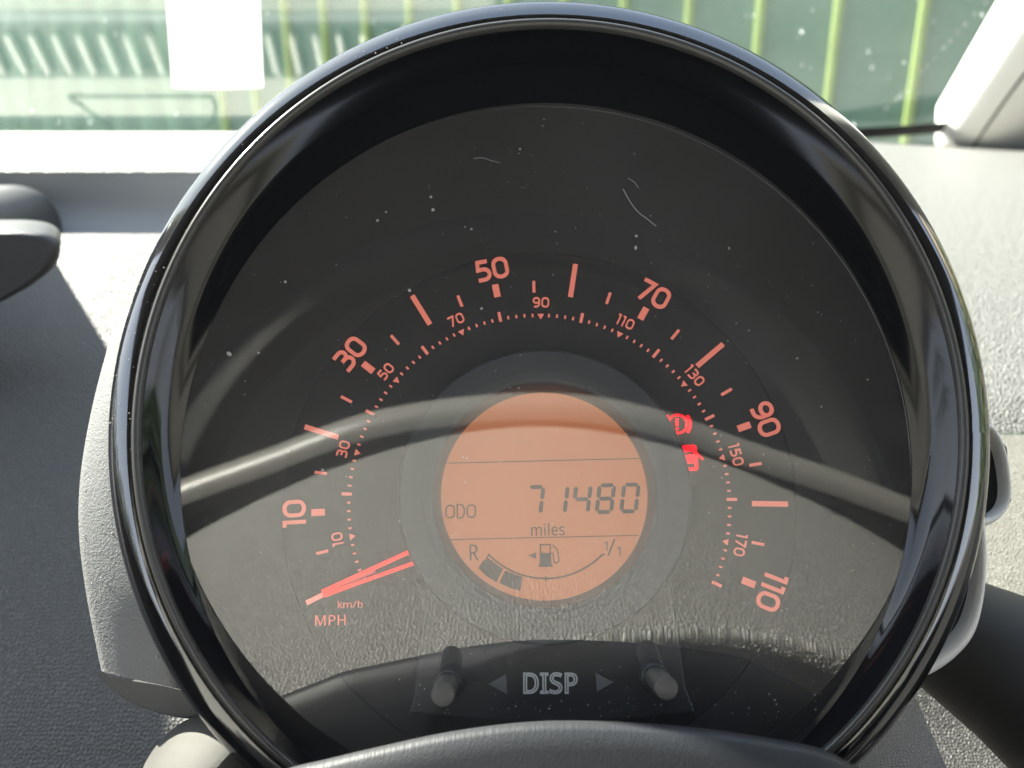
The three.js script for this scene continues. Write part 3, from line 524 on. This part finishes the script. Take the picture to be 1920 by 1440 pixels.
// ---------------------------------------------------------------- steering column shroud, wheel and stalk
{
  const s = thing('column_shroud', 'dark steering column cover bulging at the foot of the gauge', 'steering column cover', [0.003, -0.06, 0.03], true);
  const cr = curve([[240, 1575], [360, 1518], [480, 1466], [540, 1441], [610, 1424], [720, 1398], [850, 1371], [1000, 1353], [1150, 1353], [1300, 1364], [1430, 1382], [1540, 1404], [1600, 1434], [1680, 1478], [1800, 1550]].map((p) => at(p[0], p[1], 0.027)));
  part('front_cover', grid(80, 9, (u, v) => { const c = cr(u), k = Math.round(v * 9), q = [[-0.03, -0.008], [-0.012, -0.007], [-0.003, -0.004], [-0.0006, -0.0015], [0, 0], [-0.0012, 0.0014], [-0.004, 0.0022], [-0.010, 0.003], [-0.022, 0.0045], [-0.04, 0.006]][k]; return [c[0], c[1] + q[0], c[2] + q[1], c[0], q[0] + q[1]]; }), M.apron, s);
  // long grained top between gauge and wheel: its sunlit upper side is what the lens mirrors
  const front = curve([[-0.12, 0, 0.050], [-0.0624, 0, 0.0617], [-0.0477, 0, 0.0672], [-0.0269, 0, 0.0733], [0.0005, 0, 0.079], [0.0469, 0, 0.0947], [0.0735, 0, 0.101], [0.1007, 0, 0.1043], [0.16, 0, 0.115]]);
  const rear = curve([[-0.18, 0, 0.206], [-0.1371, 0, 0.209], [-0.0731, 0, 0.2194], [0.0085, 0, 0.2332], [0.0714, 0, 0.2293], [0.116, 0, 0.225], [0.2, 0, 0.23]]);
  part('top_cover', grid(80, 46, (u, v) => {
    const a = front(u), b = rear(u), k = Math.round(v * 46), f = (x, z) => -0.0722 + 0.15 * z - 2 * x * x;
    let t = (k - 4) / 38, dy = 0, dz = 0;
    if (k < 4) { t = 0; dy = [-0.03, -0.008, -0.0028, -0.0006][k]; dz = [-0.004, -0.0042, -0.0034, -0.0014][k]; }
    if (k > 42) { t = 1; dy = [-0.0006, -0.0025, -0.007, -0.03][k - 43]; dz = [0.0015, 0.003, 0.004, 0.004][k - 43]; }
    const x = lerp(a[0], b[0], t), z = lerp(a[2], b[2], t); return [x, f(x, z) + dy, z + dz, x, z + dz - dy];
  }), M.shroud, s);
}
{
  const w = thing('steering_wheel', 'black steering wheel below the frame, its hub edge mirrored in the lens', 'steering wheel', [0, -0.17, 0.27], true);
  const rim = Array.from({ length: 48 }, (_, i) => { const a = i / 48 * 2 * Math.PI; return [0.185 * Math.cos(a), -0.145 + 0.185 * Math.sin(a), 0.30 + 0.03 * Math.sin(a)]; });
  part('rim', tube(rim, 0.014, 120, 14, true), M.leatherBlack, w);
  const top = curve([[-0.23, -0.105, 0.262], [-0.1737, -0.0757, 0.262], [-0.1545, -0.0677, 0.262], [-0.1171, -0.0540, 0.262], [-0.0679, -0.0365, 0.262], [0.0072, -0.0280, 0.262], [0.0528, -0.0335, 0.262], [0.1018, -0.0500, 0.262], [0.16, -0.0700, 0.262], [0.22, -0.096, 0.262]]);
  part('hub_pad', grid(60, 14, (u, v) => { const c = top(u), k = v * 14; if (k <= 8) { const a = lerp(-90, 90, k / 8) * D2R; return [c[0], c[1] - 0.0105 + 0.0105 * Math.cos(a), c[2] + 0.0105 * Math.sin(a), c[0], k * 0.002]; } const t = (k - 8) / 6; return [c[0] * (1 - 0.5 * t), lerp(c[1] - 0.0105, -0.21, t), c[2] + 0.0105 + 0.02 * Math.sin(t * 3.14), c[0], 0.016 + t * 0.1]; }), M.hub, w);
  for (const q of [[-0.15, -0.085, -0.178, -0.10], [0.15, -0.085, 0.178, -0.10]]) part('spoke', tube([[q[0] * 0.8, q[1] - 0.02, 0.275], [q[0], q[1] - 0.01, 0.285], [q[2], q[3] - 0.0, 0.298]], 0.012, 16, 10), M.leatherBlack, w);
}
{
  const st = thing('column_stalk', 'thick dark control stalk beside the lower right of the gauge', 'stalk', at(1840, 1230, -0.01), true);
  const a = at(1775, 1185, -0.030), b = at(2150, 1400, -0.012), n = 40, ax = new THREE.Vector3(b[0] - a[0], b[1] - a[1], b[2] - a[2]), L = ax.length();
  const prof = [[0, -0.012], [0.006, -0.0105], [0.0105, -0.007], [0.0125, -0.002], [0.0136, 0.004], [0.0155, 0.014], [0.021, L - 0.006], [0.0205, L - 0.002], [0.018, L], [0, L]].map((p) => new THREE.Vector2(p[0], p[1]));
  const g = new THREE.LatheGeometry(prof, n); g.applyQuaternion(new THREE.Quaternion().setFromUnitVectors(new THREE.Vector3(0, 1, 0), ax.normalize())); g.translate(...a);
  part('stalk_body', g, M.stalk, st);
}
renderer.render(scene, camera);
